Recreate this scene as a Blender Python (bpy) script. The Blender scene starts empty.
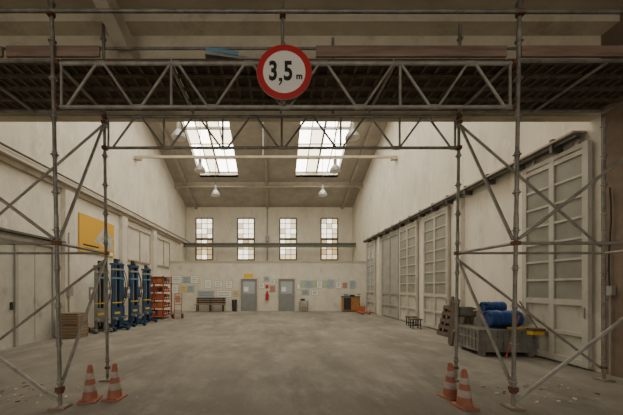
import bpy, bmesh, math, random
from mathutils import Vector, Matrix
random.seed(7)
F=294.0; HX=275.0; HY=287.0; EH=1.6
LW=-7.0; RW=6.1
D=bpy.data

# ---------------------------------------------------------------- materials
def mat(name,col,rough=0.7,metal=0.0,col2=None,scale=3.0,detail=6,bump=0.0,emit=0,stretch=(1,1,1),lo=0.35,hi=0.65,dirt=None,dirt2=None,dirt3=None):
    m=D.materials.new(name); m.use_nodes=True
    nt=m.node_tree; b=nt.nodes['Principled BSDF']
    b.inputs['Roughness'].default_value=rough; b.inputs['Metallic'].default_value=metal
    b.inputs['Base Color'].default_value=(*col,1)
    if emit:
        b.inputs['Emission Color'].default_value=(*col,1); b.inputs['Emission Strength'].default_value=emit
    if col2 or bump:
        tc=nt.nodes.new('ShaderNodeTexCoord'); mp=nt.nodes.new('ShaderNodeMapping')
        mp.inputs['Scale'].default_value=stretch
        n=nt.nodes.new('ShaderNodeTexNoise'); n.inputs['Scale'].default_value=scale; n.inputs['Detail'].default_value=detail
        n.inputs['Roughness'].default_value=0.65
        nt.links.new(tc.outputs['Object'],mp.inputs[0]); nt.links.new(mp.outputs[0],n.inputs['Vector'])
        if col2:
            r=nt.nodes.new('ShaderNodeValToRGB')
            r.color_ramp.elements[0].position=lo; r.color_ramp.elements[1].position=hi
            r.color_ramp.elements[0].color=(*col2,1); r.color_ramp.elements[1].color=(*col,1)
            nt.links.new(n.outputs['Fac'],r.inputs[0])
            out=r.outputs[0]
            for q,dd in enumerate((dirt,dirt2,dirt3)):
                if not dd: continue
                n2=nt.nodes.new('ShaderNodeTexNoise'); n2.inputs['Scale'].default_value=dd[1]; n2.inputs['Detail'].default_value=9
                n2.inputs['Roughness'].default_value=0.7
                mp2=nt.nodes.new('ShaderNodeMapping'); mp2.inputs['Scale'].default_value=dd[2]; mp2.inputs['Location'].default_value=(3.1+q*5,1.7+q*2,5.3)
                nt.links.new(tc.outputs['Object'],mp2.inputs[0]); nt.links.new(mp2.outputs[0],n2.inputs['Vector'])
                r2=nt.nodes.new('ShaderNodeValToRGB'); r2.color_ramp.elements[0].position=dd[3]; r2.color_ramp.elements[1].position=dd[4]
                r2.color_ramp.elements[0].color=(0,0,0,1); r2.color_ramp.elements[1].color=(1,1,1,1)
                nt.links.new(n2.outputs['Fac'],r2.inputs[0])
                mx=nt.nodes.new('ShaderNodeMix'); mx.data_type='RGBA'
                nt.links.new(r2.outputs[0],mx.inputs[0]); nt.links.new(out,mx.inputs[6]); mx.inputs[7].default_value=(*dd[0],1)
                out=mx.outputs[2]
            nt.links.new(out,b.inputs['Base Color'])
        if bump:
            bp=nt.nodes.new('ShaderNodeBump'); bp.inputs['Strength'].default_value=bump; bp.inputs['Distance'].default_value=0.02
            nt.links.new(n.outputs['Fac'],bp.inputs['Height']); nt.links.new(bp.outputs[0],b.inputs['Normal'])
    return m

M={}
M['wall']=mat('plaster_white',(0.74,0.695,0.60),0.9,col2=(0.64,0.59,0.505),scale=1.2,bump=0.12,stretch=(1,1,0.5),lo=0.3,hi=0.55,dirt=((0.47,0.41,0.325),1.3,(1.2,1.2,0.4),0.55,0.80),dirt2=((0.79,0.75,0.67),2.5,(1,1,.6),.55,.62),dirt3=((0.36,0.305,0.235),4.0,(1.2,1.2,.6),.65,.74))
M['wall_low']=mat('plaster_white_worn',(0.68,0.64,0.555),0.9,col2=(0.57,0.53,0.45),scale=1.5,bump=0.12,lo=0.3,hi=0.6,dirt=((0.38,0.33,0.265),2.2,(1,1,0.6),0.57,0.76),dirt2=((0.28,0.235,0.185),6,(1,1,.6),.65,.75))
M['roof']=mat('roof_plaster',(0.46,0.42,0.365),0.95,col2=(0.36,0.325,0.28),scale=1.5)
M['beam']=mat('beam_paint_cream',(0.62,0.56,0.43),0.8,col2=(0.50,0.445,0.34),scale=2,dirt=((0.32,0.26,0.19),1.2,(1,1,1),0.54,0.72))
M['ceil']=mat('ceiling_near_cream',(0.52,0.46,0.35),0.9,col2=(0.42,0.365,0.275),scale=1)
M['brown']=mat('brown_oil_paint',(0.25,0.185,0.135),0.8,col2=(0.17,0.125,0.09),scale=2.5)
M['pier']=mat('pier_paint',(0.44,0.39,0.32),0.9,col2=(0.32,0.27,0.21),scale=2.5)
M['floor']=mat('concrete_floor',(0.245,0.222,0.185),0.85,col2=(0.165,0.148,0.122),scale=0.6,detail=14,bump=0.15,stretch=(1.1,0.7,1),lo=0.36,hi=0.62,dirt=((0.33,0.302,0.255),1.3,(1,0.7,1),0.50,0.74),dirt2=((0.115,0.102,0.083),0.8,(1.3,0.30,1),0.50,0.76),dirt3=((0.37,0.34,0.285),7,(1,.8,1),.62,.72))
M['steel']=mat('galvanised_tube',(0.30,0.29,0.26),0.55,0.45,col2=(0.17,0.16,0.14),scale=6,lo=0.35,hi=0.6)
M['steel_l']=mat('galvanised_tube_light',(0.41,0.395,0.36),0.55,0.35,col2=(0.25,0.235,0.21),scale=6)
M['coupler']=mat('coupler_rust',(0.22,0.09,0.06),0.7,0.3,col2=(0.12,0.06,0.04),scale=20)
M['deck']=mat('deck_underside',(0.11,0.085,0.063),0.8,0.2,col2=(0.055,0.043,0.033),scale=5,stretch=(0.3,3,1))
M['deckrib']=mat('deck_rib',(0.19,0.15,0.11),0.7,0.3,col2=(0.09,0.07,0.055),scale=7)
M['toe']=mat('toe_board_wood',(0.30,0.21,0.165),0.85,col2=(0.16,0.105,0.08),scale=2,stretch=(0.5,4,6))
M['door_g']=mat('door_paint_grey',(0.52,0.50,0.435),0.6,col2=(0.43,0.41,0.355),scale=2.0,dirt=((0.30,0.27,0.22),2,(1,1,0.5),0.58,0.75))
M['door_d']=mat('door_paint_dark_grey',(0.37,0.36,0.32),0.6,col2=(0.29,0.28,0.25),scale=2)
M['pane']=mat('frosted_pane',(0.30,0.295,0.25),0.35,col2=(0.22,0.215,0.185),scale=1.5)
M['rail']=mat('rail_dark',(0.14,0.13,0.115),0.6,0.3,col2=(0.08,0.075,0.065),scale=5)
M['green']=mat('crane_rail_greygreen',(0.17,0.18,0.15),0.6,0.2,col2=(0.12,0.125,0.105),scale=4)
M['frame']=mat('window_frame_dark',(0.10,0.085,0.07),0.6)
M['sky']=mat('skylight_glazing',(1.0,0.945,0.81),0.5,emit=10.0)
M['sky2']=mat('skylight_glazing_yellowed',(1.0,0.86,0.62),0.5,emit=4.5)
M['win1']=mat('window_glass_cream',(1.0,0.84,0.55),0.5,emit=1.2)
M['win2']=mat('window_glass_white',(1.0,0.93,0.74),0.5,emit=2.6)
M['win3']=mat('window_glass_ochre',(0.80,0.56,0.28),0.5,emit=0.8)
M['door_b']=mat('door_paint_bluegrey',(0.24,0.255,0.25),0.5,col2=(0.20,0.21,0.21),scale=3)
M['glass_d']=mat('door_glass',(0.34,0.375,0.40),0.15)
M['red']=mat('red_paint',(0.48,0.02,0.025),0.45)
M['redrack']=mat('rack_red_paint',(0.40,0.07,0.03),0.5,col2=(0.26,0.05,0.03),scale=6)
M['orange']=mat('orange_plastic',(0.48,0.13,0.05),0.6,col2=(0.36,0.10,0.045),scale=8)
M['cone_o']=mat('cone_orange',(0.46,0.17,0.105),0.75,col2=(0.30,0.125,0.085),scale=9)
M['cone_w']=mat('cone_white',(0.50,0.44,0.40),0.7,col2=(0.34,0.29,0.26),scale=9)
M['white']=mat('sign_white',(0.80,0.78,0.74),0.5)
M['black']=mat('black_paint',(0.012,0.012,0.012),0.5)
M['dark']=mat('dark_metal',(0.04,0.04,0.04),0.6,0.3)
M['blue']=mat('blue_machine_paint',(0.03,0.09,0.185),0.5,col2=(0.018,0.052,0.115),scale=5)
M['bluedrum']=mat('blue_plastic_drum',(0.015,0.07,0.25),0.35,col2=(0.01,0.045,0.17),scale=4)
M['lblue']=mat('light_blue_paint',(0.12,0.28,0.42),0.5)
M['yellow']=mat('yellow_paint',(0.72,0.44,0.03),0.5)
M['ban_y']=mat('banner_yellow',(0.72,0.40,0.03),0.6)
M['ban_g']=mat('banner_print_grey',(0.36,0.34,0.30),0.6,col2=(0.62,0.58,0.48),scale=5)
M['wood']=mat('raw_wood',(0.34,0.24,0.155),0.8,col2=(0.22,0.155,0.10),scale=4,stretch=(1,1,5))
M['wood_d']=mat('dark_wood',(0.12,0.085,0.06),0.8,col2=(0.07,0.05,0.035),scale=4)
M['wood_o']=mat('cabinet_wood',(0.45,0.20,0.06),0.6,col2=(0.35,0.15,0.05),scale=4)
M['bin']=mat('bin_grey_steel',(0.27,0.265,0.24),0.6,0.3,col2=(0.16,0.155,0.14),scale=4)
M['paper']=mat('paper_white',(0.82,0.81,0.78),0.8)
M['paper_g']=mat('paper_green',(0.38,0.54,0.36),0.8)
M['paper_b']=mat('paper_blue',(0.36,0.44,0.50),0.8)
M['paper_y']=mat('paper_yellow',(0.72,0.58,0.25),0.8)
M['paper_r']=mat('paper_red',(0.50,0.24,0.17),0.8)
M['grey']=mat('grey_metal',(0.34,0.33,0.31),0.5,0.3)
M['lampw']=mat('lamp_enamel',(0.42,0.41,0.39),0.4,0.3)
M['lampin']=mat('lamp_glass',(0.75,0.73,0.68),0.3)

# ---------------------------------------------------------------- builder
class B:
    def __init__(s,name,origin=(0,0,0)):
        s.name=name; s.o=Vector(origin); s.bm=bmesh.new(); s.mats=[]
        s.X=Matrix.Identity(4)
    def mi(s,m):
        if m not in s.mats: s.mats.append(m)
        return s.mats.index(m)
    def v(s,p): return s.bm.verts.new(s.X@Vector(p))
    def face(s,pts,m,smooth=False):
        f=s.bm.faces.new([s.v(p) for p in pts]); f.material_index=s.mi(m); f.smooth=smooth; return f
    def box(s,lo,hi,m,R=None,c=None):
        x0,y0,z0=lo; x1,y1,z1=hi
        P=[Vector(p) for p in [(x0,y0,z0),(x1,y0,z0),(x1,y1,z0),(x0,y1,z0),(x0,y0,z1),(x1,y0,z1),(x1,y1,z1),(x0,y1,z1)]]
        if R is not None:
            c=Vector(c) if c is not None else sum(P,Vector())/8
            P=[c+R@(p-c) for p in P]
        vs=[s.v(p) for p in P]; k=s.mi(m)
        for q in [(0,3,2,1),(4,5,6,7),(0,1,5,4),(1,2,6,5),(2,3,7,6),(3,0,4,7)]:
            f=s.bm.faces.new([vs[i] for i in q]); f.material_index=k
    def beam(s,a,b,w,h,m,up=(0,0,1)):
        a=Vector(a);b=Vector(b);d=(b-a).normalized();u=Vector(up)
        sd=d.cross(u).normalized(); u=sd.cross(d).normalized()
        P=[]
        for e in (a,b):
            for i,j in ((-1,-1),(1,-1),(1,1),(-1,1)): P.append(e+sd*(i*w/2)+u*(j*h/2))
        vs=[s.v(p) for p in P];k=s.mi(m)
        for q in [(0,1,2,3),(7,6,5,4),(0,4,5,1),(1,5,6,2),(2,6,7,3),(3,7,4,0)]:
            f=s.bm.faces.new([vs[i] for i in q]); f.material_index=k
    def tube(s,a,b,r,m,n=10,r2=None):
        a=Vector(a);b=Vector(b);r2=r if r2 is None else r2
        d=(b-a).normalized(); u=Vector((0,0,1)) if abs(d.z)<.9 else Vector((1,0,0))
        e=d.cross(u).normalized(); g=d.cross(e).normalized(); k=s.mi(m)
        A=[];C=[]
        for i in range(n):
            t=2*math.pi*i/n; w=e*math.cos(t)+g*math.sin(t)
            A.append(a+w*r);C.append(b+w*r2)
        va=[s.v(p) for p in A];vb=[s.v(p) for p in C]
        for i in range(n):
            j=(i+1)%n; f=s.bm.faces.new([va[j],va[i],vb[i],vb[j]]); f.material_index=k; f.smooth=True
        if r>1e-4: s.face(A,m)
        if r2>1e-4: s.face(list(reversed(C)),m)
    def lathe(s,prof,c,m,n=20,axis=(0,0,1)):
        ax=Vector(axis).normalized(); u=Vector((1,0,0)) if abs(ax.x)<.9 else Vector((0,1,0))
        e=ax.cross(u).normalized(); g=ax.cross(e); c=Vector(c)
        for q in range(len(prof)-1):
            (r0,z0),(r1,z1)=prof[q][:2],prof[q+1][:2]
            mm=prof[q][2] if len(prof[q])>2 else m
            k=s.mi(mm)
            ra=[s.v(c+ax*z0+(e*math.cos(2*math.pi*i/n)+g*math.sin(2*math.pi*i/n))*max(r0,1e-4)) for i in range(n)]
            rb=[s.v(c+ax*z1+(e*math.cos(2*math.pi*i/n)+g*math.sin(2*math.pi*i/n))*max(r1,1e-4)) for i in range(n)]
            for i in range(n):
                j=(i+1)%n; f=s.bm.faces.new([ra[i],ra[j],rb[j],rb[i]]); f.material_index=k; f.smooth=True
    def done(s,parent=None):
        bmesh.ops.recalc_face_normals(s.bm,faces=s.bm.faces)
        me=D.meshes.new(s.name)
        for v in s.bm.verts: v.co-=s.o
        s.bm.to_mesh(me); s.bm.free()
        for m in s.mats: me.materials.append(M[m])
        ob=D.objects.new(s.name,me); ob.location=s.o
        bpy.context.scene.collection.objects.link(ob)
        if parent: ob.parent=parent; ob.location=s.o-parent.location
        return ob
def empty(name,loc):
    e=D.objects.new(name,None); e.location=loc; bpy.context.scene.collection.objects.link(e); return e
def bx(name,lo,hi,m):
    b=B(name,((lo[0]+hi[0])/2,(lo[1]+hi[1])/2,lo[2])); b.box(lo,hi,m); return b.done()
def polywall(name,x0,x1,pts,m):
    b=B(name,(x0,pts[0][0],0))
    A=[(x0,y,z) for y,z in pts];C=[(x1,y,z) for y,z in pts]
    b.face(A,m);b.face(list(reversed(C)),m)
    n=len(pts)
    for i in range(n):
        j=(i+1)%n; b.face([A[j],A[i],C[i],C[j]],m)
    return b.done()

# ---------------------------------------------------------------- shell
LY=5.5; FY=23.2; RY=12.6
ZR=7.9+0.365*(FY-RY)
def zr(y): return 7.9+0.365*(FY-y) if y>=RY else ZR-(RY-y)*0.365
b=B('floor',(0,0,0)); b.box((LW-.3,-7,-.2),(RW+.3,FY+.3,0),'floor'); b.done()
pts=[(LY,0),(FY+.3,0),(FY+.3,zr(FY+.3)+.1),(RY,zr(RY)+.1),(LY,zr(LY)+.1)]
polywall('wall_left',LW-.3,LW,pts,'wall')
polywall('wall_right',RW,RW+.3,pts,'wall')
bx('wall_left_entrance',(LW-.3,-7,0),(LW,LY,6.7),'wall_low')
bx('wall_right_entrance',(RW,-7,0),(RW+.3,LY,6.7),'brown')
bx('wall_lintel',(LW,LY,4.80),(RW,LY+.2,zr(LY)),'beam')
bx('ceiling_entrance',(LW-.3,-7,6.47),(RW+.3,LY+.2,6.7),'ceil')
b=B('ceiling_beam',(0,0,6.4))
b.beam((-2.85,3.0,6.9),(-2.62,5.48,5.75),.22,.3,'beam')
b.box((LW,5.2,6.3),(RW,5.5,6.47),'beam'); b.box((LW,2.0,6.2),(RW,2.3,6.47),'ceil')
b.done()
bx('wall_far',(LW,FY,0),(RW,FY+.3,zr(FY)),'wall')
b=B('wall_partition',(0,19.6,0)); b.box((LW,19.6,0),(RW,19.8,3.27),'wall_low'); b.box((LW,19.55,3.27),(RW,19.85,3.33),'beam'); b.done()
xs=[LW-.3,-5.1,-2.5,1.4,4.25,RW+.3]
SK=[(13.3,20.0),(6.5,11.9)]  # second range: unseen skylights added on the near slope to light the hall
def roofq(b,x0,x1,y0,y1,t=.15):
    P=[(x0,y0,zr(y0)),(x1,y0,zr(y0)),(x1,y1,zr(y1)),(x0,y1,zr(y1))]
    Q=[(x,y,z+t) for x,y,z in P]
    b.face(P,'roof');b.face(list(reversed(Q)),'roof')
    for i in range(4):
        j=(i+1)%4;b.face([P[j],P[i],Q[i],Q[j]],'roof')
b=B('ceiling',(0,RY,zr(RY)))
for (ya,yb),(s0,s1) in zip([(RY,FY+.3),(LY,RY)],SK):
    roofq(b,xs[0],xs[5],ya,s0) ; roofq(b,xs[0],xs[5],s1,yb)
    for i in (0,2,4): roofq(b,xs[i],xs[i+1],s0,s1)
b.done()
k=0
for s0,s1 in SK:
    for x0,x1 in ((xs[1],xs[2]),(xs[3],xs[4])):
        k+=1
        b=B('window_skylight_%d'%k,((x0+x1)/2,(s0+s1)/2,zr((s0+s1)/2)))  # near-slope pair is an added light source, out of view
        h=.40
        g=lambda x,y,dz:(x,y,zr(y)+dz)
        for a,c in (((x0,s0),(x1,s0)),((x1,s0),(x1,s1)),((x1,s1),(x0,s1)),((x0,s1),(x0,s0))):
            b.face([g(*a,0),g(*c,0),g(*c,h),g(*a,h)],'wall')
        nx=4; ny=6
        for i in range(nx):
            for j in range(ny):
                a0=x0+(x1-x0)*i/nx; a1=x0+(x1-x0)*(i+1)/nx; c0=s0+(s1-s0)*j/ny; c1=s0+(s1-s0)*(j+1)/ny
                b.face([g(a0,c0,h),g(a1,c0,h),g(a1,c1,h),g(a0,c1,h)],'sky2' if random.random()<.28 else 'sky')
        for i in range(nx+1):
            x=x0+(x1-x0)*i/nx; b.beam(g(x,s0,h-.04),g(x,s1,h-.04),.06,.07,'frame')
        for i in range(ny+1):
            y=s0+(s1-s0)*i/ny; b.beam(g(x0,y,h-.04),g(x1,y,h-.04),.06,.06,'grey')
        b.beam(g((x0+x1)/2,s0,h-.07),g((x0+x1)/2,s1,h-.07),.12,.1,'grey')
        ym=s0+(s1-s0)*.5; b.beam(g(x0,ym,h-.1),g(x1,ym,h-.1),.14,.12,'grey')
        b.done()
b=B('roof_rafter',(0,RY,10))
for x in (-6.2,-.6,5.3):
    b.beam((x,LY+.35,zr(LY+.35)-.08),(x,RY,zr(RY)-.08),.16,.2,'roof'); b.beam((x,RY,zr(RY)-.08),(x,FY,zr(FY)-.08),.16,.2,'roof')
b.box((LW,20.45,zr(20.5)-.26),(RW,20.65,zr(20.5)+.05),'roof')
b.done()
for y,z in ((14.7,8.1),(20.5,8.62),(9.3,8.1)):
    b=B('tie_beam',(0,y,z)); b.box((LW,y-.05,z-.055),(RW,y+.05,z+.055),'beam')
    b.tube((-.6,y,z),(-.6,y,zr(y)),.035,'grey')
    for x in (LW+.02,RW-.3): b.box((x,y-.12,z-.15),(x+.28,y+.12,z-.055),'beam')
    b.done()
for i,xc in enumerate((-5.56,-2.29,1.03,4.28)):
    b=B('window_%d'%(i+1),(xc,FY,3.8)); x0=xc-.65;x1=xc+.65;z0=3.75;z1=7.0
    rows=8;cols=3
    b.box((x0-.1,FY-.06,z0-.12),(x1+.1,FY,z0),'beam')
    for r in range(rows):
        for c in range(cols):
            xa=x0+(x1-x0)*c/cols;xb=x0+(x1-x0)*(c+1)/cols
            za=z0+(z1-z0)*r/rows;zb=z0+(z1-z0)*(r+1)/rows
            m=random.choice(['win2','win2','win1','win2'] if r>3 else ['win1','win3','win1','win2'])
            b.box((xa,FY-.03,za),(xb,FY-.01,zb),m)
    for c in range(cols+1):
        x=x0+(x1-x0)*c/cols; w=.05 if c in(0,cols) else .022
        b.box((x-w,FY-.07,z0),(x+w,FY-.02,z1),'frame')
    for r in range(rows+1):
        z=z0+(z1-z0)*r/rows; w=.05 if r in(0,rows) else .02
        if r==4: w=.09
        b.box((x0,FY-.068,z-w),(x1,FY-.02,z+w),'frame')
    b.done()
b=B('crane_rail_beam',(0,22.2,4.8))
b.box((LW,22.1,4.86),(RW,22.3,4.92),'green'); b.box((LW,22.18,4.66),(RW,22.22,4.86),'green'); b.box((LW,22.1,4.60),(RW,22.3,4.66),'green')
b.done()
b=B('vertical_conduit_pipe',(-.6,23.1,0)); b.tube((-.6,FY-.1,0),(-.6,FY-.1,7.85),.05,'grey'); b.box((-.75,FY-.2,5.2),(-.45,FY-.002,5.6),'grey'); b.done()
b=B('trim_left_ledge',(LW,14,5))
b.box((LW,LY,4.98),(LW+.22,FY,5.10),'wall'); b.box((LW,LY,4.80),(LW+.1,FY,4.98),'pier'); b.tube((LW+.25,LY,5.14),(LW+.25,FY,5.14),.03,'rail')
b.done()
k=0
for y in (6.0,9.6,13.2,16.6,21.5):
    k+=1; bx('trim_pilaster_%d'%k,(LW,y,0),(LW+.16,y+.45,4.8),'wall_low')
for i,(a,c) in enumerate(((13.8,16.4),(17.2,19.4))):
    b=B('trim_blind_window_%d'%(i+1),(LW,a,2.8))
    b.box((LW,a,2.9),(LW+.03,c,4.5),'wall_low')
    for q in ((a,2.85,c,2.93),(a,4.47,c,4.55)): b.box((LW,q[0],q[1]),(LW+.08,q[2],q[3]),'pier')
    for y in (a,(a+c)/2,c-.06): b.box((LW,y,2.9),(LW+.07,y+.06,4.5),'pier')
    b.done()
b=B('door_left_steel',(LW,8,0))
b.box((LW+.002,6.55,0),(LW+.05,9.2,2.85),'door_g')
for y in (6.5,7.82,9.15): b.box((LW+.002,y,0),(LW+.1,y+.09,2.9),'door_d')
for y in (7.15,8.5): b.box((LW+.05,y,0.1),(LW+.06,y+.015,2.8),'door_d')
b.box((LW+.002,6.5,2.83),(LW+.12,9.25,2.93),'door_d'); b.box((LW+.002,6.46,3.02),(LW+.2,9.58,3.08),'rail')
b.box((LW+.05,7.7,1.0),(LW+.1,7.75,1.2),'dark')
b.done()
b=B('conduit_pipe',(LW+.04,9.7,0))
b.tube((LW+.19,9.72,0),(LW+.19,9.72,3.4),.02,'grey'); b.box((LW+.16,9.63,1.3),(LW+.26,9.83,1.6),'grey'); b.done()
b=B('wall_banner',(LW+.05,11.6,3.4))
xb=LW+.05
b.box((xb-.03,10.45,2.88),(xb,12.7,4.26),'ban_y')
b.face([(xb+.003,11.3,3.35),(xb+.003,11.9,4.0),(xb+.003,12.6,3.7),(xb+.003,12.6,3.1)],'ban_g')
for z,a,c in ((3.12,10.65,11.6),(3.0,10.65,11.3)): b.box((xb,a,z),(xb+.004,c,z+.06),'dark')
b.box((xb,12.15,2.93),(xb+.004,12.6,3.05),'paper')
b.done()
# ---- right wall
b=B('door_track',(RW-.1,12,4.6))
b.box((RW-.22,LY+.25,4.54),(RW-.1,19.55,4.62),'rail'); b.box((RW-.28,LY+.25,4.62),(RW-.001,19.55,4.66),'pier')
y=6.2
while y<19.4:
    b.box((RW-.26,y,4.44),(RW-.02,y+.06,4.72),'rail'); y+=.95
b.done()
def sdoor(name,y0,y1,fm,rows,z0=1.35,z1=4.2,cols=2,pm='pane',glazed=True):
    x=RW-.07; b=B(name,(x,(y0+y1)/2,0)); T=4.42
    b.box((x,y0+.004,.05),(x+.04,y1-.004,T-.004),fm)
    st=.11
    for i in range(cols+1):
        y=y0+(y1-y0-st)*i/cols; b.box((x-.05,y,.04),(x-.001,y+st,T),fm)
    for z in (.045,z0-.12,z1,T-.125): b.box((x-.046,y0+.006,z),(x-.002,y1-.006,z+.12),fm)
    b.box((x-.044,y0+.006,.62),(x-.002,y1-.006,.70),fm)
    if glazed:
        for i in range(cols):
            ya=y0+(y1-y0-st)*i/cols+st+.002; yb=y0+(y1-y0-st)*(i+1)/cols-.002
            b.box((x-.012,ya,z0+.002),(x-.004,yb,z1-.002),pm)
            for r in range(1,rows):
                z=z0+(z1-z0)*r/rows; b.box((x-.040,ya,z-.022),(x-.003,yb,z+.022),fm)
    b.box((x-.07,y0+.05,1.0),(x-.0505,y0+.08,1.2),'grey')
    for y in (y0+.2,y1-.3): b.box((x-.02,y,T+.001),(x+.02,y+.08,4.54),'grey')
    b.done()
sdoor('door_1',5.62,7.12,'door_g',7)
sdoor('door_2',10.2,11.9,'door_g',7)
sdoor('door_3',12.45,14.2,'door_g',7)
sdoor('door_4',14.3,16.5,'door_d',7,glazed=False)
sdoor('door_5',17.7,19.3,'door_g',7,pm='glass_d')
bx('trim_pier_right_1',(RW-.15,9.45,0),(RW,9.8,4.45),'wall_low')
bx('trim_pier_right_2',(RW-.15,16.75,0),(RW,17.1,4.45),'wall_low')
b=B('pull_cable',(RW-.04,5.3,0))
for i in range(6):
    a=(RW-.04,5.32-.02*math.sin(i),3.4-i*.3); c=(RW-.04,5.32-.02*math.sin(i+1),3.4-(i+1)*.3); b.tube(a,c,.012,'black',8)
b.box((RW-.08,5.26,1.45),(RW-.002,5.38,1.62),'grey'); b.tube((RW-.04,5.32,0),(RW-.04,5.32,1.45),.012,'grey',8)
b.done()
def px(x): return (x-HX)/15.0
def pz(y): return EH+(HY-y)/15.0
PY=19.6
for n,(x0,x1) in enumerate(((px(241),px(257)),(px(278.5),px(294.5)))):
    b=B('door_%d'%(6+n),((x0+x1)/2,PY,0))
    b.box((x0,PY-.06,0),(x1,PY-.02,2.12),'door_b')
    for a,c in ((x0-.07,x0),(x1,x1+.07)): b.box((a,PY-.1,0),(c,PY-.002,2.2),'beam')
    b.box((x0-.068,PY-.098,2.12),(x1+.068,PY-.002,2.198),'beam')
    b.box((x0+.15,PY-.075,1.15),(x1-.15,PY-.06,1.95),'glass_d'); b.box((x0+.15,PY-.07,.2),(x1-.15,PY-.06,.9),'door_b')
    b.tube((x1-.1,PY-.12,1.05),(x1-.25,PY-.12,1.05),.015,'grey'); b.tube((x1-.1,PY-.06,1.05),(x1-.1,PY-.12,1.05),.012,'grey')
    b.box((x0+.2,PY-.082,1.3),(x0+.5,PY-.075,1.6),'paper')
    b.done()
bx('yellow_door_sign',(px(244),PY-.05,pz(278)),(px(253),PY-.001,pz(273.8)),'yellow')
posts=[(172,181,276,283,'paper'),(183,190,277,283,'paper_b'),(191,198,276,283,'paper'),(172,178,285,293,'paper'),(180,187,286,292,'paper_y'),
(205,211,280,288,'paper'),(215,222,281,287,'paper'),(226,232,281,288,'paper'),(198,214,291,297,'paper_b'),(217,231,291,297,'paper'),(176,180,296,302,'paper_r'),(188,194,286,292,'paper_b'),
(233,238,291,296,'paper_y'),(259,264,283,288,'paper'),(264,269,277,281,'paper_b'),(270,275,280,284,'paper'),(270,275,286,292,'paper_r'),
(301,305,281,287,'paper_g'),(306,311,281,288,'paper_b'),(312,316,281,287,'paper_g'),(317,322,281,288,'paper'),(323,327,281,287,'paper_g'),(328,334,280,288,'paper_b'),(297,300,284,289,'paper'),
(302,309,290,295,'paper_b'),(312,318,290,295,'paper'),(336,341,282,288,'paper'),(343,347,283,288,'paper_r'),(350,355,281,288,'paper_b')]
for a,c,t,u,m in posts:
    b=B('wall_poster',(px((a+c)/2),PY-.01,pz(u))); b.box((px(a),PY-.015,pz(u)),(px(c),PY-.001,pz(t)),m)
    b.box((px(a)-.02,PY-.008,pz(u)-.02),(px(c)+.02,PY-.001,pz(t)+.02),'bin')
    if c-a>4:
        for q in range(3):
            z=pz(u)+(pz(t)-pz(u))*(q+1)/4.2; b.box((px(a)+.06,PY-.018,z),(px(c)-.08,PY-.0155,z+.035),'bin')
    b.done()
def bench(x0,x1,y):
    b=B('wooden_bench',((x0+x1)/2,y,0))
    for i in range(3): b.box((x0,y-.42+i*.14,.44),(x1,y-.31+i*.14,.48),'wood')
    for i in range(3): b.box((x0,y+.04,.52+i*.13),(x1,y+.07,.63+i*.13),'wood_d')
    for x in (x0+.1,(x0+x1)/2-.03,x1-.16):
        b.box((x,y-.4,0),(x+.06,y-.34,.44),'wood_d'); b.box((x,y,0),(x+.06,y+.05,.9),'wood_d'); b.box((x,y-.4,.38),(x+.06,y,.44),'wood_d')
    b.done()
bench(px(197),px(226),19.4)
b=B('fire_extinguisher',(px(267),PY-.1,.75))
b.lathe([(0,0),(.09,.0),(.1,.03),(.1,.42),(.07,.5),(.03,.53),(.03,.58),(0,.58)],(px(267),PY-.12,.72),'red',16)
b.box((px(267)-.03,PY-.2,1.28),(px(267)+.1,PY-.1,1.33),'black'); b.tube((px(267)+.06,PY-.14,1.3),(px(267)+.13,PY-.14,.95),.012,'black',8)
b.box((px(267)-.1,PY-.02,1.5),(px(267)+.1,PY-.001,1.75),'red')
b.done()
b=B('side_table',(px(303),19.2,0))
b.box((px(298.5),18.95,.68),(px(307.5),19.45,.72),'grey')
for x in (px(299),px(306.7)):
    for y in (19.0,19.36): b.box((x,y,0),(x+.04,y+.04,.68),'grey')
b.box((px(300),19.0,.72),(px(304),19.2,.84),'dark'); b.box((px(299),19.0,.25),(px(307),19.4,.28),'grey')
b.done()
b=B('waste_bin',(px(235),19.3,0)); b.lathe([(0,.02),(.14,0),(.17,.75),(.185,.77),(.15,.77),(.13,.1)],(px(235),19.3,0),'dark',18); b.done()
x0,x1=px(341),px(357)
b=B('wooden_cabinet',((x0+x1)/2,19.2,0))
b.box((x0,18.95,.08),(x1,19.45,.95),'wood_o'); b.box((x0-.03,18.92,.95),(x1+.03,19.48,1.0),'wood_d')
for i in range(2):
    a=x0+.03+i*(x1-x0-.03)/2; b.box((a,18.93,.14),(a+(x1-x0)/2-.06,18.95,.9),'wood_o' if i else 'dark'); b.box((a+.05,18.91,.5),(a+.08,18.93,.6),'dark')
for x in (x0,x1-.06): b.box((x,18.97,0),(x+.06,19.4,.08),'wood_d')
b.box((x0+.1,19.0,1.0),(x0+.35,19.25,1.15),'lblue'); b.box((x0+.5,19.0,1.0),(x0+.75,19.3,1.1),'dark')
b.done()
for x in (-3.8,3.05):
    for y in (11.6,14.9,18.8):
        z=7.45
        b=B('pendant_lamp',(x,y,z))
        b.lathe([(.29,0),(.28,.05),(.25,.14),(.14,.30),(.09,.35),(.09,.60),(.04,.64),(0,.64)],(x,y,z),'grey' if y<15 else 'lampw',20)
        b.lathe([(.28,.01,'lampin'),(.15,-.03,'lampin'),(0,-.05,'lampin')],(x,y,z),'lampin',20)
        b.tube((x,y,z+.6),(x,y,zr(y)+.34),.018,'rail',8)
        b.done()

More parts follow.
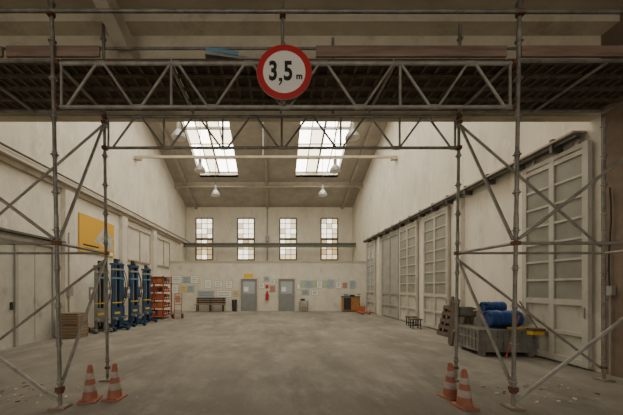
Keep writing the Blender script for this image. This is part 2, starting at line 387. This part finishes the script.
# ---------------------------------------------------------------- scaffold (one portal)
SP=empty('scaffold_portal',(0,4.4,0))
R=.0243
FYs=3.89; RYs=5.04
fl=lambda z:-2.84-.022*z; fr=lambda z:3.15+.016*z
rl=lambda z:-2.87-.012*z; rr=lambda z:3.10+.012*z
def coupler(b,p):
    p=Vector(p); b.box(p-Vector((.04,.04,.028)),p+Vector((.04,.04,.028)),'coupler')
def rosette(b,p):
    b.lathe([(0,-.005),(.05,-.005),(.05,.005),(0,.005)],p,'steel_l',12)
    b.lathe([(.032,-.04),(.032,.04)],p,'steel',10)
def tower(name,fi,ri,sgn,fo,ro):
    b=B(name,(fi(0),4.4,0))
    H=5.75
    for f,y,h in ((fi,FYs,H),(ri,RYs,6.1),(fo,FYs,H),(ro,RYs,6.1)):
        if f in (ro,) and sgn>0: h=4.5
        b.tube((f(0),y,.03),(f(h),y,h),R,'steel',12)
        b.tube((f(0),y,.03),(f(0),y,.35),R*.75,'steel',10); b.lathe([(.0,.2),(.045,.2),(.045,.24),(0,.24)],(f(0),y,0),'coupler',10)
        b.box((f(0)-.075,y-.075,.022),(f(0)+.075,y+.075,.03),'steel_l')
        b.box((f(0)-.10,y-.09,0),(f(0)+.10,y+.09,.022),'wood')
        z=.35
        while z<h-.1:
            rosette(b,(f(z),y,z)); z+=.5
        for z in (2.45,4.9):
            if z<h: b.lathe([(.030,-.1),(.030,.1)],(f(z),y,z),'steel_l',10)
    zm=2.18
    for f,o,y in ((fi,fo,FYs),(ri,ro,RYs)):
        b.tube((f(zm),y,zm),(o(zm),y,zm),R*.9,'steel_l'); coupler(b,(f(zm),y,zm))
    for f,o in ((fi,ri),(fo,ro)):
        for z in (zm,): b.tube((f(z),FYs,z),(o(z),RYs,z),R*.9,'steel_l')
    b.tube((fi(zm)+.04*-sgn,FYs,zm+.05),(ri(4.4),RYs,4.42),R*.9,'steel_l'); coupler(b,(ri(4.4),RYs,4.42))
    b.tube((fi(.2),FYs,.25),(ri(zm),RYs,zm-.08),R*.9,'steel_l'); coupler(b,(fi(.25),FYs,.25))
    b.tube((ri(4.45),RYs+.05,4.45),(ro(2.3),RYs+.05,2.3),R*.9,'steel_l')
    b.tube((ri(2.1),RYs+.05,2.1),(ro(.2),RYs+.05,.2),R*.9,'steel_l')
    b.tube((fi(zm),FYs-.05,zm+.05),(fo(4.1),FYs-.05,4.1),R*.9,'steel_l')
    b.tube((fi(.15),FYs-.05,.12),(fo(2.0),FYs-.05,2.0),R*.9,'steel_l')
    b.done(SP)
fol=lambda z:-5.4; fo_r=lambda z:5.62
tower('tower_frame_a',fl,rl,-1,fol,lambda z:-5.42)
tower('tower_frame_b',fr,rr,1,fo_r,lambda z:5.64)

def truss(name,x0,x1,y,zt,zb,m,nv,per,r=R):
    b=B(name,((x0+x1)/2,y,zb))
    b.tube((x0,y,zt),(x1,y,zt),r,m,12); b.tube((x0,y,zb),(x1,y,zb),r,m,12)
    L=x1-x0
    for i in range(nv+1):
        x=x0+L*i/nv
        if i==0:x+=.06
        if i==nv:x-=.06
        b.tube((x,y,zb),(x,y,zt),r*.75,m)
    n=per*2
    for i in range(n):
        xa=x0+.08+(L-.16)*i/n; xb=x0+.08+(L-.16)*(i+1)/n
        za,zc=(zb,zt) if i%2==0 else (zt,zb)
        dx=.05
        b.tube((xa+dx,y,za),(xb-dx,y,zc),r*.72,m)
        b.box((xb-.06,y-.012,zc-.03),(xb+.06,y+.012,zc+.03),m)
    for x in (x0,x1):
        for z in (zt,zb): coupler(b,(x,y,z))
    b.done(SP)
truss('lattice_girder_front',fl(4)+.02,fr(4)-.02,FYs+.03,4.58,4.0,'steel_l',4,6)
truss('lattice_girder_rear',rl(4)+.02,rr(4)-.02,RYs-.03,4.50,3.97,'steel',6,6)
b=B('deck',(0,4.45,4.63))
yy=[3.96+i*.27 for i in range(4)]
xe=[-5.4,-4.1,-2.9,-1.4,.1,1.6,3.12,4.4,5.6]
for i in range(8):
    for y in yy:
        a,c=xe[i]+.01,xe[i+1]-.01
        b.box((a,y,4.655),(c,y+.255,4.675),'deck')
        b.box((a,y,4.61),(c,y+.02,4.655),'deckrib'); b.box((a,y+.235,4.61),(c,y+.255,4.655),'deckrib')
        n=8
        for j in range(n):
            x=a+(c-a)*(j+.5)/n; b.box((x-.02,y+.02,4.63),(x+.02,y+.235,4.655),'deckrib')
for x in xe: b.tube((x,3.9,4.58),(x,5.03,4.58),R,'steel')
for y in (3.9,5.02):
    b.tube((-5.4,y,4.60),(fl(4.6),y,4.60),R,'steel'); b.tube((fr(4.6),y,4.6),(5.6,y,4.6),R,'steel')
b.done(SP)
b=B('toe_board',(0,3.95,4.68))
b.box((.55,3.93,4.685),(3.1,3.96,4.83),'toe'); b.box((-3.6,3.93,4.685),(-2.35,3.96,4.83),'toe'); b.box((3.3,3.93,4.685),(5.5,3.96,4.83),'toe'); b.box((-5.4,3.93,4.685),(-3.65,3.96,4.82),'toe')
b.box((.2,4.3,4.68),(3.0,4.55,4.73),'toe'); b.box((1.0,4.75,4.68),(5.2,5.0,4.86),'toe'); b.box((-5.2,4.8,4.68),(-2.4,4.83,4.87),'toe')
b.done(SP)
b=B('guardrail',(0,3.86,5.2))
b.tube((-5.4,3.85,5.22),(5.6,3.85,5.2),R,'steel'); b.tube((-5.4,5.08,5.72),(5.5,5.08,5.72),R,'steel')
b.tube((.1,3.92,4.6),(.1,3.92,5.9),R,'steel'); b.tube((1.0,5.08,4.6),(1.0,5.08,5.9),R,'steel')
for x in (.1,): coupler(b,(x,3.88,5.2))
coupler(b,(fl(5.2),3.87,5.2)); coupler(b,(fr(5.2),3.87,5.2))
b.done(SP)
b=B('loose_plank',(-.5,4.0,4.7))
b.beam((-.95,4.02,4.75),(-.15,4.15,4.73),.16,.045,'steel_l',up=(0,0,1)); b.beam((-.93,3.97,4.80),(-.5,4.02,4.775),.05,.05,'lblue'); b.done(SP)

# sign
sx,sy,sz=.12,3.83,1.6+(287-73)/(F/3.83)
e=empty('traffic_sign',(sx,sy,sz))
b=B('sign_disc',(sx,sy,sz))
b.lathe([(0,0,'grey'),(.355,0,'grey'),(.36,.012,'grey'),(.355,.02,'red'),(.275,.0205,'white'),(0,.021,'white')],(sx,sy,sz),'red',48,axis=(0,-1,0))
b.done(e)
b=B('sign_bracket',(sx,sy,sz))
b.box((sx-.2,sy+.003,sz+.12),(sx+.2,sy+.02,sz+.16),'grey'); b.box((sx-.2,sy+.003,sz-.18),(sx+.2,sy+.02,sz-.14),'grey'); b.tube((sx,sy+.035,sz-.4),(sx,sy+.035,sz+.42),.02,'steel'); b.done(e)
def text(t,size,loc,nm,sxx=1):
    c=D.curves.new(nm,'FONT'); c.body=t; c.size=size; c.extrude=.002; c.offset=.010 if size>.2 else .004; c.align_x='CENTER'; c.align_y='CENTER'
    o=D.objects.new(nm,c); bpy.context.scene.collection.objects.link(o)
    bpy.context.view_layer.update()
    me=D.meshes.new_from_object(o); D.objects.remove(o)
    me.materials.clear(); me.materials.append(M['black'])
    o=D.objects.new(nm,me); bpy.context.scene.collection.objects.link(o)
    o.parent=e; o.location=Vector(loc)-Vector((sx,sy,sz)); o.rotation_euler=(math.pi/2,0,0); o.scale=(sxx,1,1)
text('3',.34,(sx-.145,sy-.024,sz),'numeral_3',.72)
text('5',.34,(sx+.05,sy-.024,sz),'numeral_5',.72)
text('m',.11,(sx+.195,sy-.024,sz-.06),'unit_letter')
b=B('comma',(sx,sy,sz))
cx=sx-.048; cz=sz-.08; yq=sy-.025
b.face([(cx-.022,yq,cz),(cx-.022,yq,cz-.042),(cx+.002,yq,cz-.042),(cx-.024,yq,cz-.09),(cx-.008,yq,cz-.096),(cx+.022,yq,cz-.047),(cx+.022,yq,cz)],'black')
b.done(e)

def cone(x,y,tilt=0):
    b=B('traffic_cone',(x,y,0)); s=.12
    b.box((x-s,y-s,0),(x+s,y+s,.025),'cone_o')
    prof=[(.098,.025),(.093,.05),(.084,.14,'cone_w'),(.070,.23),(.057,.31,'cone_w'),(.044,.39),(.030,.49),(.022,.50),(.018,.49),(0,.40)]
    prof=[(p[0],p[1],p[2] if len(p)>2 else 'cone_o') for p in prof]
    b.lathe(prof,(x,y,0),'cone_o',24); o=b.done(); o.rotation_euler=(0,0,tilt)
cone(-2.61,4.15,.2); cone(-2.30,4.22,-.1); cone(2.54,4.26,.3); cone(2.53,3.93,.05)

# ---------------------------------------------------------------- left side machines
def lift(x,y,rot,H,mm):
    b=B('mobile_column_lift',(x,y,0)); b.X=Matrix.Translation((x,y,0))@Matrix.Rotation(rot,4,'Z')
    for s in (-1,1):
        b.box((-.28,s*.24-.04,.05),(.45,s*.24+.04,.13),mm)
        b.tube((.38,s*.24-.04,.06),(.38,s*.24+.04,.06),.06,'dark',14); b.tube((-.24,s*.30-.03,.09),(-.24,s*.30+.03,.09),.09,'dark',14)
        b.box((-.04,s*.13-.04,.1),(.09,s*.13+.04,H),mm)
        b.box((.10,s*.16-.03,.42),(.40,s*.16+.03,.50),'grey')
    b.box((-.28,-.28,.05),(-.05,.28,.15),mm); b.box((-.10,-.13,.1),(-.05,.13,H),'dark')
    b.box((-.12,-.18,H),(.11,.18,H+.07),mm); b.tube((0,0,.2),(0,0,H),.025,'grey')
    b.box((.02,-.19,.35),(.11,.19,.85),mm); b.box((.11,-.10,.60),(.115,.10,.68),'yellow')
    b.tube((-.03,0,H+.07),(-.03,0,H+.24),.07,'dark',14); b.box((-.1,.06,H+.07),(.06,.15,H+.16),'grey')
    b.box((-.12,-.32,1.15),(.04,-.175,1.6),'grey'); b.box((.04,-.30,1.35),(.045,-.19,1.5),'paper'); b.box((.04,-.28,1.2),(.05,-.24,1.24),'red')
    b.tube((-.1,-.1,1.25),(-.36,-.16,1.15),.015,'grey',8); b.tube((-.1,.1,1.25),(-.36,.16,1.15),.015,'grey',8); b.tube((-.36,-.16,1.15),(-.36,.16,1.15),.018,'black',8)
    b.box((-.05,-.175,1.9),(.095,.175,1.96),'lblue'); b.box((-.03,-.172,H-.20),(.095,.172,H-.13),'grey'); b.box((.05,-.175,1.0),(.1,.175,1.04),'yellow')
    for i in range(12):
        t0=i/12*math.pi;t1=(i+1)/12*math.pi
        b.tube((.04+.1*math.sin(t0),.17+.12*math.sin(t0),H-.1-.12*i),(.04+.1*math.sin(t1),.17+.12*math.sin(t1),H-.1-.12*(i+1)),.014,'black',6)
    b.done()
for x,y,r,H,mm in ((-6.25,10.5,-.75,2.3,'bin'),(-5.95,11.0,-.6,2.42,'blue'),(-6.2,11.65,-.7,2.45,'blue'),(-5.85,12.15,-.5,2.4,'blue'),(-6.2,12.8,-.7,2.5,'blue'),(-5.85,13.35,-.6,2.35,'blue')): lift(x,y,r,H,mm)
b=B('storage_rack',(-6.1,15.1,0))
x0,x1,y0,y1=-6.45,-5.5,14.5,15.7
for x in (x0,x1-.05):
    for y in (y0,y1-.05): b.box((x,y,0),(x+.05,y+.05,2.15),'redrack')
for i,z in enumerate((.15,.55,.95,1.35,1.75,2.08)):
    b.box((x0,y0,z),(x1,y1,z+.04),'redrack')
    if i<5:
        for j in range(4):
            a=y0+.08+j*.28; h=random.uniform(.14,.28); b.box((x0+.15,a,z+.04),(x1-.08,a+.22,z+.04+h),random.choice(['orange','redrack','dark','dark','bin']))
            b.box((x1-.08,a+.03,z+.08),(x1-.07,a+.19,z+.12),'paper')
        for j in range(3):
            a=x0+.08+j*.28;h=random.uniform(.14,.28); b.box((a,y0+.03,z+.04),(a+.22,y0+.07,z+.04+h),random.choice(['orange','wood_o','redrack','dark']))
b.beam((x0+.02,y0,.2),(x1-.02,y0,1.95),.02,.04,'redrack',up=(0,1,0))
b.done()
b=B('hand_truck',(-5.0,14.9,0)); b.X=Matrix.Translation((.45,.75,0))
for s in (-.18,.18):
    b.tube((-5.4+s,14.2,.15),(-5.4+s,14.35,1.25),.018,'redrack'); b.tube((-5.4+s*1.3-.03,14.22,.12),(-5.4+s*1.3+.03,14.22,.12),.12,'dark',16)
for z in (.4,.7,1.0,1.25): b.tube((-5.58,14.2+.15*(z-.15)/1.1,z),(-5.22,14.2+.15*(z-.15)/1.1,z),.014,'redrack')
b.box((-5.58,13.98,0),(-5.22,14.2,.02),'redrack'); b.tube((-5.7,14.22,.12),(-5.1,14.22,.12),.014,'grey'); b.done()
def crate(x,y,z,w,d,h,name='wooden_crate'):
    b=B(name,(x,y,z)); n=4
    b.box((x-w/2+.02,y-d/2+.02,z+.02),(x+w/2-.02,y+d/2-.02,z+h-.04),'wood_d')
    for i in range(n):
        za=z+.02+(h-.04)*i/n; zb=za+(h-.04)/n-.02
        b.box((x-w/2,y-d/2,za),(x+w/2,y-d/2+.02,zb),'wood'); b.box((x-w/2,y+d/2-.02,za),(x+w/2,y+d/2,zb),'wood'); b.box((x+w/2-.02,y-d/2,za),(x+w/2,y+d/2,zb),'wood'); b.box((x-w/2,y-d/2,za),(x-w/2+.02,y+d/2,zb),'wood')
    for a in (x-w/2-.01,x+w/2-.05):
        for c in (y-d/2-.012,y+d/2-.03): b.box((a,c,z),(a+.06,c+.042,z+h),'wood')
    for i in range(4):
        a=x-w/2+w*i/4; b.box((a+.005,y-d/2,z+h-.02),(a+w/4-.005,y+d/2,z+h-.001),'wood')
    b.done()
crate(-6.4,9.35,0,.62,.44,.42); crate(-6.4,9.35,.421,.6,.42,.36)
# ---------------------------------------------------------------- right side items
def bin_(cx,cy,w,d,h,rot):
    b=B('steel_stillage_bin',(cx,cy,0)); b.X=Matrix.Translation((cx,cy,0))@Matrix.Rotation(rot,4,'Z'); z0=.1
    x0,x1,y0,y1=-w/2,w/2,-d/2,d/2
    t=.02
    b.box((x0,y0,z0),(x1,y1,z0+t),'bin')
    for lo,hi in (((x0,y0,z0),(x1,y0+t,h)),((x0,y1-t,z0),(x1,y1,h)),((x0,y0,z0),(x0+t,y1,h)),((x1-t,y0,z0),(x1,y1,h))): b.box(lo,hi,'bin')
    for z in (h-.05,z0,(z0+h)/2):
        b.box((x0-.022,y0-.022,z),(x1+.022,y0,z+.05),'bin'); b.box((x0-.022,y0,z),(x0,y1,z+.05),'bin')
    n=9
    for i in range(n+1):
        x=x0+(x1-x0-.03)*i/n; b.box((x,y0-.018,z0),(x+.03,y0,h-.001),'bin')
    for i in range(7):
        y=y0+(y1-y0-.03)*i/6; b.box((x0-.018,y,z0),(x0,y+.03,h-.001),'bin')
    for x in (x0+.02,x1-.14):
        for y in (y0,y1-.12): b.box((x,y,0),(x+.12,y+.12,z0),'bin')
    for i in range(6):
        y=y0+.04+i*.13; b.box((x0+.03,y,h-.12),(x1-.03,y+.11,h-.005),'wood_d' if i%2 else 'bin')
    b.done()
bin_(5.37,7.2,1.22,.86,.62,-.06)
def drum(x0,x1,y,z,r,name='blue_drum'):
    b=B(name,((x0+x1)/2,y,z)); L=x1-x0
    b.lathe([(0,.03),(r*.8,.03),(r*.82,0),(r*.93,.01),(r*.97,.05),(r*.93,.3*L),(r,.32*L),(r*.93,.35*L),(r*.93,.64*L),(r,.66*L),(r*.93,.69*L),(r*.97,L-.05),(r*.93,L-.01),(r*.82,L),(r*.8,L-.03),(0,L-.03)],(x0,y,z+r+.003),'bluedrum',28,axis=(1,0,0))
    b.tube((x0+.05,y-.1,z+r*1.5),(x0-.01,y-.1,z+r*1.5),.035,'black',12)
    b.done()
drum(5.12,5.86,7.1,.622,.21)
b=B('plastic_crate',(5.5,7.5,.62)); b.box((5.2,7.33,.622),(5.85,7.6,.96),'bin')
for i in range(4): b.box((5.19,7.32,.66+i*.08),(5.86,7.33,.69+i*.08),'dark')
b.done()
drum(5.25,5.80,7.46,.962,.135)
b=B('push_broom',(5.7,6.6,.6))
b.tube((5.45,6.55,1.28),(5.86,6.55,.66),.014,'wood'); b.box((5.68,6.46,.02+.60),(5.95,6.66,.68),'wood_d')
for i in range(8): b.box((5.685+i*.033,6.48,.54),(5.71+i*.033,6.64,.62),'yellow')
b.tube((5.1,6.50,.02),(5.5,6.62,.95),.013,'redrack')
b.done()
b=B('yellow_handle_tool',(5.6,6.85,.65)); b.beam((5.42,6.84,.645),(5.92,6.80,.645),.05,.04,'yellow'); b.done()
def pallet(x,y,ang):
    b=B('wooden_pallet',(x,y,0)); b.X=Matrix.Translation((x,y,0))@Matrix.Rotation(ang,4,'Y')
    for i in range(5): b.box((-.02,-.6,.02+i*.22),(0,.6,.14+i*.22),'wood_d')
    for s in (-.6,-.06,.5): b.box((0,s,.02),(.09,s+.1,1.02),'wood_d')
    for i in range(3): b.box((.09,-.6,.02+i*.42),(.11,.6,.14+i*.42),'wood')
    b.done()
pallet(5.62,9.3,.26); pallet(5.47,9.35,.26)
b=B('trestle_table',(5.3,8.35,0))
x0,x1,y0,y1=5.05,5.95,8.05,8.45
b.box((x0,y0,.78),(x1,y1,.82),'wood_d')
for x in (x0+.02,x1-.08):
    for y in (y0,y1-.05): b.box((x,y,0),(x+.05,y+.05,.78),'grey')
b.box((x0,y0,.3),(x1,y1,.33),'grey'); b.box((x0+.1,y0+.03,.33),(x0+.5,y1-.05,.55),'wood_d'); b.box((x0+.05,y0+.05,.82),(x0+.4,y1-.05,1.05),'bin'); b.box((x0+.45,y0+.05,.82),(x1-.1,y1-.05,.95),'wood')
b.done()
b=B('leaning_planks',(4.85,8.5,0))
for i in range(4): b.beam((4.78+i*.06,8.0+i*.12,.0),(5.02+i*.02,8.04+i*.12,1.25+.08*(i%2)),.03,.10,'wood_d',up=(0,1,0))
b.done()
def stool(x,y):
    b=B('low_stool',(x,y,0)); b.box((x-.2,y-.15,.34),(x+.2,y+.15,.38),'wood_d')
    for i in (-.16,.13):
        for j in (-.12,.09): b.box((x+i,y+j,0),(x+i+.03,y+j+.03,.34),'dark')
    b.box((x-.16,y-.01,.12),(x+.16,y+.01,.15),'dark'); b.done()
stool(5.4,11.3); stool(5.65,12.2)
b=B('pallet_truck',(5.3,17.6,0))
for s in (-.2,.2): b.box((5.3+s-.07,17.0,.06),(5.3+s+.07,18.1,.12),'orange'); b.tube((5.3+s-.05,17.1,.05),(5.3+s+.05,17.1,.05),.05,'dark')
b.box((5.05,18.1,.06),(5.55,18.3,.4),'orange'); b.tube((5.3,18.3,.2),(5.3,18.6,1.15),.02,'dark'); b.tube((5.15,18.6,1.15),(5.45,18.6,1.15),.018,'dark'); b.tube((5.25,18.35,.09),(5.35,18.35,.09),.09,'dark',14)
b.done()
b=B('rubble_debris',(3.6,4.5,0))
for i in range(120):
    s=random.choice((-1,1)); x=random.uniform(3.3,4.8) if s>0 else random.uniform(-4.4,-3.0); y=random.uniform(4.05,4.9); q=random.uniform(.008,.03)
    b.box((x,y,0),(x+q*1.5,y+q,q*.6),random.choice(['pier','bin','wood','wall_low']),R=Matrix.Rotation(random.uniform(0,3),3,'Z'))
b.done()

# ---------------------------------------------------------------- world, camera
w=D.worlds.new('World'); bpy.context.scene.world=w; w.use_nodes=True
bg=w.node_tree.nodes['Background']; bg.inputs[0].default_value=(1.0,0.92,0.78,1); bg.inputs[1].default_value=1.5
cam=D.cameras.new('Camera'); cam.sensor_width=36; cam.lens=F/623*36; cam.shift_x=(311.5-HX)/623; cam.shift_y=(HY-207.5)/623; cam.clip_start=.05
co=D.objects.new('Camera',cam); co.location=(0,0,EH); co.rotation_euler=(math.pi/2,0,0)
bpy.context.scene.collection.objects.link(co); bpy.context.scene.camera=co
